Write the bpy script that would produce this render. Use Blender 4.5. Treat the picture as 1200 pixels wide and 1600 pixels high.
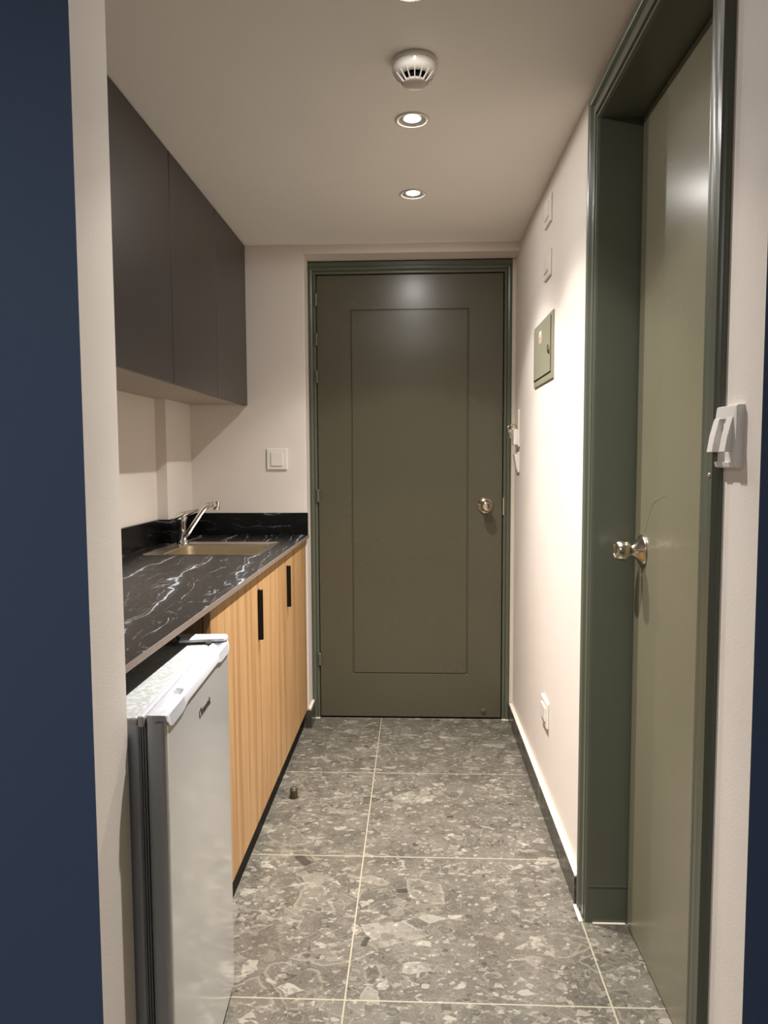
import bpy, bmesh, math, random
from mathutils import Vector, Matrix
random.seed(7)
PI = math.pi
S = bpy.context.scene
COL = S.collection
for o in list(bpy.data.objects):
    bpy.data.objects.remove(o)

# ---------------------------------------------------------------- camera
CAM_H = 1.2252
yaw, pitch, roll, fpx = .0433, -.0729, -.0047, 1137.2
F = Vector((-math.sin(yaw)*math.cos(pitch), math.cos(yaw)*math.cos(pitch), math.sin(pitch)))
R = Vector((math.cos(yaw), math.sin(yaw), 0)); U = R.cross(F)
R2 = R*math.cos(roll) + U*math.sin(roll); U2 = -R*math.sin(roll) + U*math.cos(roll)
cd = bpy.data.cameras.new('camera'); cam = bpy.data.objects.new('camera', cd); COL.objects.link(cam)
cd.sensor_fit = 'VERTICAL'; cd.sensor_height = 36; cd.sensor_width = 27; cd.lens = fpx*36/1600
cd.clip_start = .02
cam.matrix_world = Matrix(((R2.x, U2.x, -F.x, 0), (R2.y, U2.y, -F.y, 0), (R2.z, U2.z, -F.z, CAM_H), (0, 0, 0, 1)))
S.camera = cam

# ---------------------------------------------------------------- world, exposure, light settings
w = bpy.data.worlds.new('world'); S.world = w; w.use_nodes = True
w.node_tree.nodes['Background'].inputs[0].default_value = (.4, .5, .7, 1)
w.node_tree.nodes['Background'].inputs[1].default_value = .2
vs = S.view_settings
vs.view_transform = 'Standard'; vs.look = 'None'; vs.gamma = 1; vs.use_curve_mapping = False
vs.exposure = 0.62
LAMP_W = 215.0             # each hall downlight
# beam spread of each downlight: (angle off vertical, relative intensity)
BEAM = [(90, 0), (84, .012), (70, .016), (56, .024), (51, .045), (47, .10), (42, .14), (36, .185), (28, .29), (20, .50), (11, .74), (0, .82)]
LAMP_COL = (1.0, .966, .93)
LENS_E = 10.0
FILL_W = 12.5              # added fill light from the unseen room behind the camera
FILL_COL = (.90, .95, 1.0)
LIGHT_Y = [2.654, 2.088, 1.518]

# ---------------------------------------------------------------- dimensions
CEIL = 2.16; XR = .4526; YB = 3.24; DY = 3.365; YN = .978; STUB_Y = 1.095; XS = -.452
CT = .887; CTH = .014; CX = -.4805; XL = -1.05; XL2 = -1.006; YP = 2.914

# ---------------------------------------------------------------- helpers
def lin(c):
    return tuple(((v/255)/12.92 if v/255 <= .04045 else ((v/255+.055)/1.055)**2.4) for v in c) + (1,)

class NT:
    def __init__(s, name):
        s.m = bpy.data.materials.new(name); s.m.use_nodes = True
        s.t = s.m.node_tree; s.b = s.t.nodes['Principled BSDF']
    def n(s, kind, **kw):
        nd = s.t.nodes.new(kind)
        for k, v in kw.items():
            if k == 'ins':
                for a, b in v.items(): s.put(nd.inputs[a], b)
            else: setattr(nd, k, v)
        return nd
    def put(s, inp, v):
        if isinstance(v, bpy.types.NodeSocket): s.t.links.new(v, inp)
        else: inp.default_value = v
    def math(s, op, a, b=0.0, c=0.0, clamp=False):
        nd = s.n('ShaderNodeMath', operation=op, use_clamp=clamp)
        s.put(nd.inputs[0], a); s.put(nd.inputs[1], b)
        if len(nd.inputs) > 2: s.put(nd.inputs[2], c)
        return nd.outputs[0]
    def mix(s, f, a, b):
        nd = s.n('ShaderNodeMix', data_type='RGBA'); s.put(nd.inputs[0], f); s.put(nd.inputs[6], a); s.put(nd.inputs[7], b)
        return nd.outputs[2]
    def step(s, v, lo, hi):
        nd = s.n('ShaderNodeMapRange', interpolation_type='SMOOTHSTEP'); s.put(nd.inputs[0], v)
        nd.inputs[1].default_value = lo; nd.inputs[2].default_value = hi
        return nd.outputs[0]
    def obj(s, scale=(1, 1, 1), rot=(0, 0, 0), loc=(0, 0, 0)):
        tc = s.n('ShaderNodeTexCoord'); mp = s.n('ShaderNodeMapping')
        s.put(mp.inputs[0], tc.outputs['Object']); mp.inputs[1].default_value = loc
        mp.inputs[2].default_value = rot; mp.inputs[3].default_value = scale
        return mp.outputs[0]
    def noise(s, vec, scale, detail=3, rough=.5, dist=0):
        nd = s.n('ShaderNodeTexNoise'); s.put(nd.inputs['Vector'], vec)
        nd.inputs['Scale'].default_value = scale; nd.inputs['Detail'].default_value = detail
        nd.inputs['Roughness'].default_value = rough; nd.inputs['Distortion'].default_value = dist
        return nd
    def bump(s, h, strength=.1, dist=.001):
        nd = s.n('ShaderNodeBump'); nd.inputs['Strength'].default_value = strength; nd.inputs['Distance'].default_value = dist
        s.put(nd.inputs['Height'], h); s.put(s.b.inputs['Normal'], nd.outputs[0])
    def set(s, **kw):
        for k, v in kw.items(): s.put(s.b.inputs[k.replace('_', ' ')], v)

def simple(name, rgb, rough=.5, metal=0., var=.04, nscale=6, bump=0., bscale=200, spec=.5, coat=0):
    t = NT(name); v = t.obj(); n = t.noise(v, nscale, 4)
    c = lin(rgb); d = tuple(x*(1-var) for x in c[:3]) + (1,); e = tuple(min(1, x*(1+var)) for x in c[:3]) + (1,)
    t.set(Base_Color=t.mix(n.outputs[0], d, e), Roughness=rough, Metallic=metal)
    t.b.inputs['Specular IOR Level'].default_value = spec
    if coat: t.b.inputs['Coat Weight'].default_value = coat; t.b.inputs['Coat Roughness'].default_value = .08
    if bump: t.bump(t.noise(v, bscale, 3).outputs[0], bump)
    return t.m

def plaster(name, rgb):
    t = NT(name); v = t.obj()
    n = t.noise(v, 2.2, 4, .6); c = lin(rgb)
    c2 = tuple(x*.93 for x in c[:3]) + (1,)
    t.set(Base_Color=t.mix(n.outputs[0], c2, c), Roughness=.62)
    t.b.inputs['Specular IOR Level'].default_value = .3
    a = t.noise(v, 9, 3, .5); b = t.noise(v, 260, 2, .5)
    h = t.math('ADD', t.math('MULTIPLY', a.outputs[0], 4.0), b.outputs[0])
    t.bump(h, .35, .0006)
    return t.m

def gloss_paint(name, rgb, rough, var=.06):
    t = NT(name); v = t.obj(); c = lin(rgb)
    n = t.noise(v, 1.7, 3); r = t.noise(v, 3.1, 3)
    t.set(Base_Color=t.mix(n.outputs[0], tuple(x*(1-var) for x in c[:3]) + (1,), c),
          Roughness=t.math('ADD', rough-.05, t.math('MULTIPLY', r.outputs[0], .1)))
    t.bump(t.noise(v, 6, 2).outputs[0], .12, .0008)
    return t.m

FLM = .45     # tone of the stone
def floor_mat(name, joints=True, dark=1.0):
    t = NT(name); v = t.obj()
    wob = t.noise(v, 22, 3, .6)
    off = t.n('ShaderNodeVectorMath', operation='MULTIPLY_ADD')
    t.put(off.inputs[0], wob.outputs['Color']); off.inputs[1].default_value = (.022, .022, .0); t.put(off.inputs[2], v)
    P = off.outputs[0]
    base = t.noise(v, 9, 5, .65)
    col = t.mix(t.step(base.outputs[0], .35, .68), lin([x*dark for x in (104, 97, 86)]), lin([x*dark for x in (138, 130, 117)]))
    fine = t.noise(v, 190, 4, .75)
    col = t.mix(t.math('MULTIPLY', t.step(fine.outputs[0], .53, .66), .6), col, lin((186, 178, 162)))
    fine2 = t.noise(v, 110, 4, .7)
    col = t.mix(t.math('MULTIPLY', t.step(fine2.outputs[0], .56, .68), .6), col, lin((72, 66, 57)))
    # angular clasts, coarse to fine: pale rim, own tone inside
    for sc, thr, amt, rot, st, sh in ((7.5, .84, .30, .3, 1.3, .10), (13, .82, .42, 1.1, 1.5, .09), (21, .82, .6, 2.0, 1.4, .09), (27, .84, .55, .4, 1.5, .09), (44, .78, .6, .8, 1.4, .08), (55, .78, .55, 2.6, 1.5, .08), (95, .68, .5, .2, 1.3, .06)):
        mp = t.n('ShaderNodeMapping'); t.put(mp.inputs[0], P); mp.inputs[2].default_value = (0, 0, rot); mp.inputs[3].default_value = (1, st, 1)
        mp.inputs[1].default_value = (sc*.13, sc*.07, .0)
        vo = t.n('ShaderNodeTexVoronoi', voronoi_dimensions='2D'); t.put(vo.inputs['Vector'], mp.outputs[0]); vo.inputs['Scale'].default_value = sc
        ve = t.n('ShaderNodeTexVoronoi', voronoi_dimensions='2D', feature='DISTANCE_TO_EDGE'); t.put(ve.inputs['Vector'], mp.outputs[0]); ve.inputs['Scale'].default_value = sc
        sep = t.n('ShaderNodeSeparateColor'); t.put(sep.inputs[0], vo.outputs['Color'])
        rnd, tone, siz = sep.outputs[0], sep.outputs[1], sep.outputs[2]
        pick = t.math('GREATER_THAN', rnd, thr)
        lim = t.math('ADD', t.math('MULTIPLY', siz, .16), .03)
        rel = t.math('SUBTRACT', ve.outputs['Distance'], lim)
        inside = t.math('MULTIPLY', t.step(rel, 0, .035), pick)
        rim = t.math('MULTIPLY', t.math('MULTIPLY', t.math('SUBTRACT', 1.0, t.step(rel, .02, sh)), inside), .5)
        ramp = t.n('ShaderNodeValToRGB'); t.put(ramp.inputs[0], tone)
        el = ramp.color_ramp.elements
        el[0].position = 0; el[0].color = lin([x*dark for x in (50, 46, 40)]); el[1].position = 1; el[1].color = lin((224, 216, 198))
        for p_, c_ in ((.05, (64, 59, 51)), (.10, (104, 98, 86)), (.5, (128, 121, 108)), (.72, (160, 152, 136)), (.85, (198, 190, 172))):
            e = el.new(p_); e.color = lin([x*dark for x in c_])
        col = t.mix(t.math('MULTIPLY', inside, amt), col, ramp.outputs[0])
        col = t.mix(rim, col, lin((196, 188, 168)))
    # dirt coloured patches
    big = t.noise(v, 3.2, 3)
    col = t.mix(t.math('MULTIPLY', t.step(big.outputs[0], .5, .75), .25), col, lin((120, 106, 88)))
    sep = t.n('ShaderNodeSeparateXYZ'); t.put(sep.inputs[0], v)
    X, Y = sep.outputs[0], sep.outputs[1]
    if joints:
        # a few single dark stones in the tiles
        for (cx, cy, a, b, ang) in ((-.346, 2.135, .036, .016, -.9), (-.04, 1.985, .018, .012, .1), (-.128, 1.765, .008, .020, -.3), (.115, 2.42, .014, .008, 0)):
            mp = t.n('ShaderNodeMapping', vector_type='TEXTURE'); t.put(mp.inputs[0], v)
            mp.inputs[1].default_value = (cx, cy, 0); mp.inputs[2].default_value = (0, 0, ang); mp.inputs[3].default_value = (a, b, 1)
            s2 = t.n('ShaderNodeSeparateXYZ'); t.put(s2.inputs[0], mp.outputs[0])
            d = t.math('POWER', t.math('ADD', t.math('POWER', t.math('ABSOLUTE', s2.outputs[0]), 4.0), t.math('POWER', t.math('ABSOLUTE', s2.outputs[1]), 4.0)), .25)
            d = t.math('ADD', d, t.math('MULTIPLY', t.math('SUBTRACT', wob.outputs[0], .5), .9))
            m = t.math('SUBTRACT', 1.0, t.step(d, .85, 1.0))
            col = t.mix(t.math('MULTIPLY', m, .9), col, t.mix(fine.outputs[0], lin((50, 46, 40)), lin((92, 86, 76))))
        def line(coord, o):
            q = t.math('FRACT', t.math('DIVIDE', t.math('SUBTRACT', coord, o), .6))
            dd = t.math('MULTIPLY', t.math('MINIMUM', q, t.math('SUBTRACT', 1.0, q)), .6)
            return t.math('SUBTRACT', 1.0, t.step(dd, .0013, .0024))
        g = t.math('MAXIMUM', line(X, -.162-.6*5), line(Y, 2.762-.6*10))
        col = t.mix(g, col, lin((200, 188, 160)))
        h = t.math('SUBTRACT', t.math('MULTIPLY', fine.outputs[0], .05), g)
        t.bump(h, .3, .001)
        t.set(Roughness=t.math('ADD', .33, t.math('MULTIPLY', g, .4)))
    else:
        t.set(Roughness=.3)
    hs = t.n('ShaderNodeVectorMath', operation='MULTIPLY'); t.put(hs.inputs[0], col); hs.inputs[1].default_value = (FLM,)*3
    t.set(Base_Color=hs.outputs[0])
    return t.m

def marble(name, axis, k=1.0, dk=1.0):
    """near black stone with long meandering pale veins; axis = coordinate the veins are stacked along"""
    t = NT(name); v = t.obj(rot=(0, 0, -.13) if axis == 0 else (.04, .04, 0))
    sep = t.n('ShaderNodeSeparateXYZ'); t.put(sep.inputs[0], v); c = sep.outputs[axis]
    st = (2.6, 1, 2.6) if axis == 0 else (1, 1, 2.6)
    m1 = t.n('ShaderNodeMapping'); t.put(m1.inputs[0], v); m1.inputs[3].default_value = st
    w1 = t.noise(m1.outputs[0], 2.2, 3, .5); w2 = t.noise(m1.outputs[0], 14, 5, .7)
    def veins(freq, a1, a2, thick, gate_scale, g0, g1, off):
        u = t.math('ADD', t.math('MULTIPLY', c, freq), t.math('ADD', t.math('MULTIPLY', w1.outputs[0], a1), t.math('MULTIPLY', w2.outputs[0], a2)))
        d = t.math('ABSOLUTE', t.math('SUBTRACT', t.math('FRACT', t.math('ADD', u, off)), .5))
        gm = t.n('ShaderNodeMapping'); t.put(gm.inputs[0], m1.outputs[0]); gm.inputs[1].default_value = (off*7, off*3, off)
        gt = t.step(t.noise(gm.outputs[0], gate_scale, 3, .65).outputs[0], g0, g1)
        core = t.math('MULTIPLY', t.math('SUBTRACT', 1.0, t.step(d, 0, thick)), gt)
        halo = t.math('MULTIPLY', t.math('SUBTRACT', 1.0, t.step(d, 0, thick*5)), gt)
        return core, halo
    a_, ah = veins(6.5, 1.5, .24, .030, 4, .36, .54, .13)
    b_, bh = veins(14.0, 2.8, .62, .040, 7, .44, .60, .41)
    c_, ch = veins(30.0, 5.0, 1.5, .07, 12, .50, .62, .77)
    fm = t.n('ShaderNodeMapping'); t.put(fm.inputs[0], v); fm.inputs[3].default_value = (4.5, 1, 4.5) if axis == 0 else (1, 1, 4.5)
    fl = t.step(t.noise(fm.outputs[0], 26, 4, .7).outputs[0], .60, .68)
    fl2 = t.noise(m1.outputs[0], 90, 3, .7)
    col = t.mix(w1.outputs[0], lin([x*dk for x in (8, 8, 9)]), lin([x*dk for x in (24, 24, 25)]))
    col = t.mix(t.math('MULTIPLY', ah, .14*k), col, lin((120, 128, 138)))
    col = t.mix(t.math('MULTIPLY', fl, .40*k), col, lin((104, 108, 112)))
    col = t.mix(t.math('MULTIPLY', c_, .45*k), col, lin((130, 134, 138)))
    col = t.mix(t.math('MULTIPLY', b_, .60*k), col, lin((160, 165, 168)))
    col = t.mix(t.math('MULTIPLY', t.math('MULTIPLY', a_, t.step(fl2.outputs[0], .30, .55)), .85*k), col, lin((205, 210, 214)))
    t.set(Base_Color=col, Roughness=.32); t.b.inputs['Specular IOR Level'].default_value = .35
    return t.m

def wood(name, mul=1.0):
    t = NT(name); v = t.obj((1, 1, .03))
    n1 = t.noise(v, 26, 4, .6, .3); n2 = t.noise(v, 130, 3, .6); n3 = t.noise(v, 6, 2)
    ramp = t.n('ShaderNodeValToRGB'); t.put(ramp.inputs[0], n1.outputs[0]); el = ramp.color_ramp.elements
    el[0].position = .30; el[0].color = lin([x*mul for x in (152, 114, 75)]); el[1].position = .70; el[1].color = lin([x*mul for x in (199, 163, 117)])
    for p_, c_ in ((.44, (170, 130, 87)), (.52, (189, 150, 104)), (.6, (176, 137, 93))):
        e = el.new(p_); e.color = lin([x*mul for x in c_])
    col = t.mix(t.math('MULTIPLY', t.step(n2.outputs[0], .5, .7), .30), ramp.outputs[0], lin([x*mul for x in (146, 106, 68)]))
    col = t.mix(t.math('MULTIPLY', t.step(n3.outputs[0], .4, .7), .2), col, lin([x*mul for x in (188, 146, 98)]))
    t.set(Base_Color=col, Roughness=.48); t.b.inputs['Specular IOR Level'].default_value = .35
    return t.m

def speckle_white(name):
    t = NT(name); v = t.obj(); n = t.noise(v, 120, 4, .7); b = t.noise(v, 260, 3, .6)
    t.set(Base_Color=t.mix(t.step(n.outputs[0], .45, .6), lin((166, 168, 167)), lin((198, 199, 196))), Roughness=.35)
    t.bump(b.outputs[0], .6, .001)
    return t.m

def emis(name, col, e):
    t = NT(name); t.set(Base_Color=(1, 1, 1, 1)); t.put(t.b.inputs['Emission Color'], col + (1,)); t.b.inputs['Emission Strength'].default_value = e
    return t.m

M = {}
M['wall'] = plaster('wall_plaster', (231, 221, 211))
M['ceil'] = plaster('ceiling_plaster', (249, 243, 234))
M['navy'] = plaster('navy_paint', (90, 106, 136))
M['floor'] = floor_mat('stone_tile')
M['skirt'] = floor_mat('skirting_stone', False, .62)
M['door'] = gloss_paint('olive_door_paint', (86, 82, 66), .28)
M['door_lit'] = gloss_paint('lit_door_paint', (120, 115, 95), .27)  # door paint lightened to carry the stronger light on the side door
M['frame'] = gloss_paint('green_grey_frame_paint', (90, 93, 79), .30)
M['cab'] = gloss_paint('taupe_cabinet', (57, 51, 48), .38)
M['cab_under'] = simple('bounce_lit_underside', (172, 160, 148), .5)  # lighter than the doors, bounced light put into the colour
M['wood'] = wood('oak_laminate')
M['wood_dark'] = wood('oak_side_laminate', .72)
M['marble'] = marble('black_marble', 0)
M['marble_up'] = marble('black_marble_upstand', 2, .38, .45)
M['edge'] = simple('taupe_edge_band', (128, 113, 102), .45)
M['black'] = simple('black_plastic', (9, 9, 9), .5, spec=.3)
M['plinth'] = simple('black_plinth', (10, 9, 9), .6, spec=.2)
M['niche'] = simple('painted_shade', (16, 15, 15), .7)  # near-black painted as shade, fridge niche and cabinet end
M['white_pl'] = simple('white_plastic', (232, 226, 216), .32)
M['white_matte'] = simple('matt_white_plastic', (205, 198, 186), .85, spec=.1)
M['switch'] = simple('cool_white_plastic', (228, 222, 215), .3)
M['fr_top'] = speckle_white('stucco_white_metal')
M['fr_cap'] = simple('white_door_cap', (186, 186, 191), .32)
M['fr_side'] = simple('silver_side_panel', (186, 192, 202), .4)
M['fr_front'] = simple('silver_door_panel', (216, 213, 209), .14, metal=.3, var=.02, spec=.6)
M['gasket'] = simple('grey_gasket', (150, 154, 162), .6)
M['steel'] = simple('brushed_steel', (196, 188, 172), .27, metal=1, var=.05)
M['basin'] = simple('satin_sink_steel', (190, 176, 150), .38, metal=1, var=.05)
M['chrome'] = simple('chrome', (226, 226, 226), .07, metal=1, var=.0)
M['nickel'] = simple('satin_nickel', (196, 186, 168), .22, metal=1, var=.04)
M['brass'] = simple('brass', (190, 160, 90), .3, metal=1)
M['panel'] = gloss_paint('olive_grey_metal', (150, 146, 124), .4)
M['lab_w'] = simple('sticker_white', (236, 230, 220), .5)
M['lab_o'] = simple('sticker_orange', (214, 120, 50), .5)
M['dark'] = simple('dark_hole', (10, 9, 8), .8, spec=.1)
M['logo'] = simple('logo_grey', (66, 58, 54), .4)
M['trim'] = simple('lamp_trim', (214, 204, 190), .35)
M['reflect'] = simple('lamp_reflector', (150, 142, 130), .4)
M['lens'] = emis('lamp_lens', (1.0, .95, .86), LENS_E)
M['led_red'] = emis('clear_led', (1.0, .98, .9), .7)
M['caulk'] = simple('white_caulk', (214, 202, 186), .6)
M['stop'] = simple('dark_steel', (118, 108, 94), .28, metal=1)
M['scratch'] = simple('pale_scratch', (176, 168, 142), .5)
M['rubber'] = simple('dark_rubber', (60, 56, 46), .5)

def link(name, bm, mat, smooth=None):
    me = bpy.data.meshes.new(name)
    bmesh.ops.recalc_face_normals(bm, faces=bm.faces)
    bm.to_mesh(me); bm.free()
    mats = mat if isinstance(mat, (list, tuple)) else [mat]
    for m in mats: me.materials.append(M[m] if isinstance(m, str) else m)
    if smooth:
        for p in me.polygons: p.use_smooth = True
        me.set_sharp_from_angle(angle=math.radians(smooth))
    o = bpy.data.objects.new(name, me); COL.objects.link(o)
    return o

def part(name, bm, mat, root, smooth=None, local=False, label=None):
    """link one mesh built in world coordinates (or in its thing's own, local=True) and parent it"""
    o = link(name, bm, mat, smooth); adopt(o, root, local)
    if label: o['label'] = label
    return o
def abs_loc(o):
    v = Vector((0, 0, 0))
    while o: v = v + o.location; o = o.parent
    return v
def adopt(o, root, local=False):
    o.parent = root
    if not local:
        o.location = -abs_loc(root)
def thing(name, label, cat, loc=(0, 0, 0), group=None, rotz=0, kind=None):
    o = bpy.data.objects.new(name, None); COL.objects.link(o); o.empty_display_size = .05
    o.location = loc; o.rotation_euler = (0, 0, rotz)
    if label: o['label'] = label
    if cat: o['category'] = cat
    if group: o['group'] = group
    if kind: o['kind'] = kind
    return o
def struct(name, bm, mat, smooth=None):
    o = link(name, bm, mat, smooth); o['kind'] = 'structure'; return o
def tag(o, label, cat, group=None):
    o['label'] = label; o['category'] = cat
    if group: o['group'] = group
    return o

def box(bm, a, b, bev=0, seg=2, mi=0):
    x0, y0, z0 = (min(a[i], b[i]) for i in range(3)); x1, y1, z1 = (max(a[i], b[i]) for i in range(3))
    vs_ = [bm.verts.new(p) for p in ((x0, y0, z0), (x1, y0, z0), (x1, y1, z0), (x0, y1, z0), (x0, y0, z1), (x1, y0, z1), (x1, y1, z1), (x0, y1, z1))]
    fs = [bm.faces.new([vs_[i] for i in f]) for f in ((3, 2, 1, 0), (4, 5, 6, 7), (0, 1, 5, 4), (1, 2, 6, 5), (2, 3, 7, 6), (3, 0, 4, 7))]
    for f in fs: f.material_index = mi
    if bev:
        es = {e for f in fs for e in f.edges}
        bmesh.ops.bevel(bm, geom=list(es), offset=bev, segments=seg, profile=.5, affect='EDGES')
    return fs
def B(*a, **k):
    bm = bmesh.new(); box(bm, *a, **k); return bm
def frame_axes(d):
    d = Vector(d).normalized(); h = Vector((0, 0, 1)) if abs(d.z) < .9 else Vector((1, 0, 0))
    u = d.cross(h).normalized(); return u, u.cross(d).normalized(), d
def lathe(bm, prof, origin, axis, n=40):
    """prof: (radius, distance along axis)"""
    u, v, d = frame_axes(axis); o = Vector(origin); rings = []
    for r, t in prof:
        if r < 1e-6: rings.append([bm.verts.new(o + d*t)])
        else: rings.append([bm.verts.new(o + d*t + (u*math.cos(2*PI*i/n) + v*math.sin(2*PI*i/n))*r) for i in range(n)])
    for a, b in zip(rings, rings[1:]):
        for i in range(n):
            j = (i+1) % n
            if len(a) == 1 and len(b) == 1: continue
            if len(a) == 1: bm.faces.new((a[0], b[i], b[j]))
            elif len(b) == 1: bm.faces.new((a[i], a[j], b[0]))
            else: bm.faces.new((a[i], a[j], b[j], b[i]))
    return bm
def tube(bm, pts, rad, n=16, cap=True):
    pts = [Vector(p) for p in pts]; rings = []
    if not isinstance(rad, (list, tuple)): rad = [rad]*len(pts)
    up = None
    for k, p in enumerate(pts):
        d = (pts[min(k+1, len(pts)-1)] - pts[max(k-1, 0)]).normalized()
        if up is None: u, v, _ = frame_axes(d)
        else:
            u = (up - d*up.dot(d)).normalized(); v = d.cross(u)
        up = u
        rings.append([bm.verts.new(p + (u*math.cos(2*PI*i/n) + v*math.sin(2*PI*i/n))*rad[k]) for i in range(n)])
    for a, b in zip(rings, rings[1:]):
        for i in range(n): bm.faces.new((a[i], a[(i+1) % n], b[(i+1) % n], b[i]))
    if cap: bm.faces.new(rings[0]); bm.faces.new(rings[-1])
    return bm
def smoothpath(pts, k=6):
    P = [Vector(p) for p in pts]; out = []
    for i in range(len(P)-1):
        a, b, c, d = P[max(i-1, 0)], P[i], P[i+1], P[min(i+2, len(P)-1)]
        for s in range(k):
            t = s/k; out.append(.5*((2*b) + (c-a)*t + (2*a-5*b+4*c-d)*t*t + (-a+3*b-3*c+d)*t**3))
    out.append(P[-1]); return out
def rrect(x0, y0, x1, y1, r, n=6):
    out = []
    for cx, cy, a0 in ((x1-r, y1-r, 0), (x0+r, y1-r, 90), (x0+r, y0+r, 180), (x1-r, y0+r, 270)):
        for i in range(n+1):
            a = math.radians(a0 + 90*i/n); out.append((cx + r*math.cos(a), cy + r*math.sin(a)))
    return out
def loft(bm, loops, cap_end=True, cap_start=False):
    rings = [[bm.verts.new(p) for p in L] for L in loops]; n = len(rings[0])
    for a, b in zip(rings, rings[1:]):
        for i in range(n): bm.faces.new((a[i], a[(i+1) % n], b[(i+1) % n], b[i]))
    if cap_end: bm.faces.new(rings[-1])
    if cap_start: bm.faces.new(rings[0])
    return bm
def slab_holes(bm, outer, holes, z0, z1):
    """flat slab with holes, closed sides"""
    for z in (z0, z1):
        es = []
        for L in [outer] + holes:
            vv = [bm.verts.new((x, y, z)) for x, y in L]
            es += [bm.edges.new((vv[i], vv[(i+1) % len(vv)])) for i in range(len(vv))]
        bmesh.ops.triangle_fill(bm, edges=es, use_beauty=True, use_dissolve=False)
    for L in [outer] + holes:
        a = [bm.verts.new((x, y, z0)) for x, y in L]; b = [bm.verts.new((x, y, z1)) for x, y in L]
        for i in range(len(L)):
            j = (i+1) % len(L); bm.faces.new((a[i], a[j], b[j], b[i]))
    bmesh.ops.remove_doubles(bm, verts=bm.verts, dist=1e-5)
    return bm
def circ(cx, cy, r, n=48): return [(cx + r*math.cos(2*PI*i/n), cy + r*math.sin(2*PI*i/n)) for i in range(n)]
def sweep_frame(bm, path, prof, place):
    """mitred moulding: path = corners of the opening (inner edge), prof = (outward, height off wall); place(u, v, h) -> xyz"""
    n = len(path); rows = []
    for k, (u, v) in enumerate(path):
        dirs = []
        if k > 0: a = Vector((u-path[k-1][0], v-path[k-1][1])).normalized(); dirs.append(a)
        if k < n-1: a = Vector((path[k+1][0]-u, path[k+1][1]-v)).normalized(); dirs.append(a)
        nrm = [Vector((-d.y, d.x)) for d in dirs]
        if len(nrm) == 2: m = (nrm[0]+nrm[1]); m = m/(m.dot(nrm[0]))
        else: m = nrm[0]
        rows.append([bm.verts.new(place(u+m.x*o_, v+m.y*o_, h)) for o_, h in prof])
    for a, b in zip(rows, rows[1:]):
        for i in range(len(prof)-1): bm.faces.new((a[i], a[i+1], b[i+1], b[i]))
        bm.faces.new((a[-1], a[0], b[0], b[-1]))
    bm.faces.new(rows[0]); bm.faces.new(rows[-1])
    return bm

# ================================================================= SETTING
struct('floor', B((-2.4, -3.2, -.1), (2.4, 3.6, 0)), 'floor')
bm = bmesh.new()
slab_holes(bm, [(-2.4, -3.2), (2.4, -3.2), (2.4, 3.6), (-2.4, 3.6)], [circ(-.007, y, .041) for y in LIGHT_Y], CEIL, CEIL+.12)
struct('ceiling', bm, 'ceil')
# left wall of the kitchenette with the step of a column
bm = bmesh.new(); box(bm, (XL-.12, STUB_Y, 0), (XL, YB, CEIL)); struct('wall_left', bm, 'wall')
struct('wall_left_column', B((XL, YP, 0), (XL2, YB, CEIL)), 'wall')
# back wall: nib beside the entrance door and the strip above it
bm = bmesh.new()
box(bm, (XL-.12, YB, 0), (-.488, YB+.2, CEIL), .003); box(bm, (-.488, YB, 2.12), (XR, YB+.2, CEIL)); box(bm, (-.6, YB+.185, 0), (.7, YB+.3, CEIL))
struct('wall_back', bm, 'wall')
# right wall with the opening of the side door
OY0, OY1, OZ = 1.163, 1.86, 2.052
bm = bmesh.new()
box(bm, (XR, STUB_Y, 0), (XR+.16, OY0-.02, CEIL)); box(bm, (XR, OY1+.02, 0), (XR+.16, YB+.2, CEIL)); box(bm, (XR, OY0-.02, OZ+.02), (XR+.16, OY1+.02, CEIL))
box(bm, (XR+.15, OY0-.1, 0), (XR+.25, OY1+.1, CEIL))
struct('wall_right', bm, 'wall')
# the blue wall of the main room with the passage through it
def blue_wall(name, xa, xb):
    bm = bmesh.new(); box(bm, (xa, YN, 0), (xb, STUB_Y, CEIL))
    bmesh.ops.recalc_face_normals(bm, faces=bm.faces)
    for f in bm.faces:
        if f.normal.y < -.9: f.material_index = 1
    return struct(name, bm, ['wall', 'navy'])
blue_wall('wall_front_left', -2.4, XS)
blue_wall('wall_front_right', XR, 2.4)
struct('wall_room_left', B((-2.4, -3.2, 0), (-2.3, YN, CEIL)), 'wall')
struct('wall_room_right', B((2.3, -3.2, 0), (2.4, YN, CEIL)), 'wall')
struct('wall_rear', B((-2.3, -3.2, 0), (2.3, -3.1, CEIL)), 'wall')
# stone skirting
def skirt(name, boxes):
    bm = bmesh.new()
    for a, b in boxes: box(bm, a, b, .001, 1)
    return struct(name, bm, ['skirt'])
SK = .018
skirt('baseboard_right', [((XR-SK, OY1+.083, 0), (XR, DY-.012, .075))])
struct('trim_1', B((XR-SK+.001, OY1+.083, .075), (XR, DY-.012, .083), .003), 'caulk')     # plastered top of the skirting
bm = bmesh.new(); box(bm, (-.55, YB-.014, 0), (-.488, YB, .08)); box(bm, (-.488, YB-.014, 0), (-.474, DY-.012, .08))
struct('baseboard_back', bm, 'skirt')
bm = bmesh.new(); box(bm, (-.489, YB-.010, .08), (-.477, DY-.012, .092), .003); struct('trim_2', bm, 'caulk')

# ----------------------------------------------------------------- entrance door (door_1)
d1 = thing('door_1', 'olive grey entrance door with one moulded rectangle at the end of the corridor', 'door', (-.03, DY, 0), kind='structure')
LX0, LX1, LZ1 = -.450, .399, 2.058
bm = bmesh.new()
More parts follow.
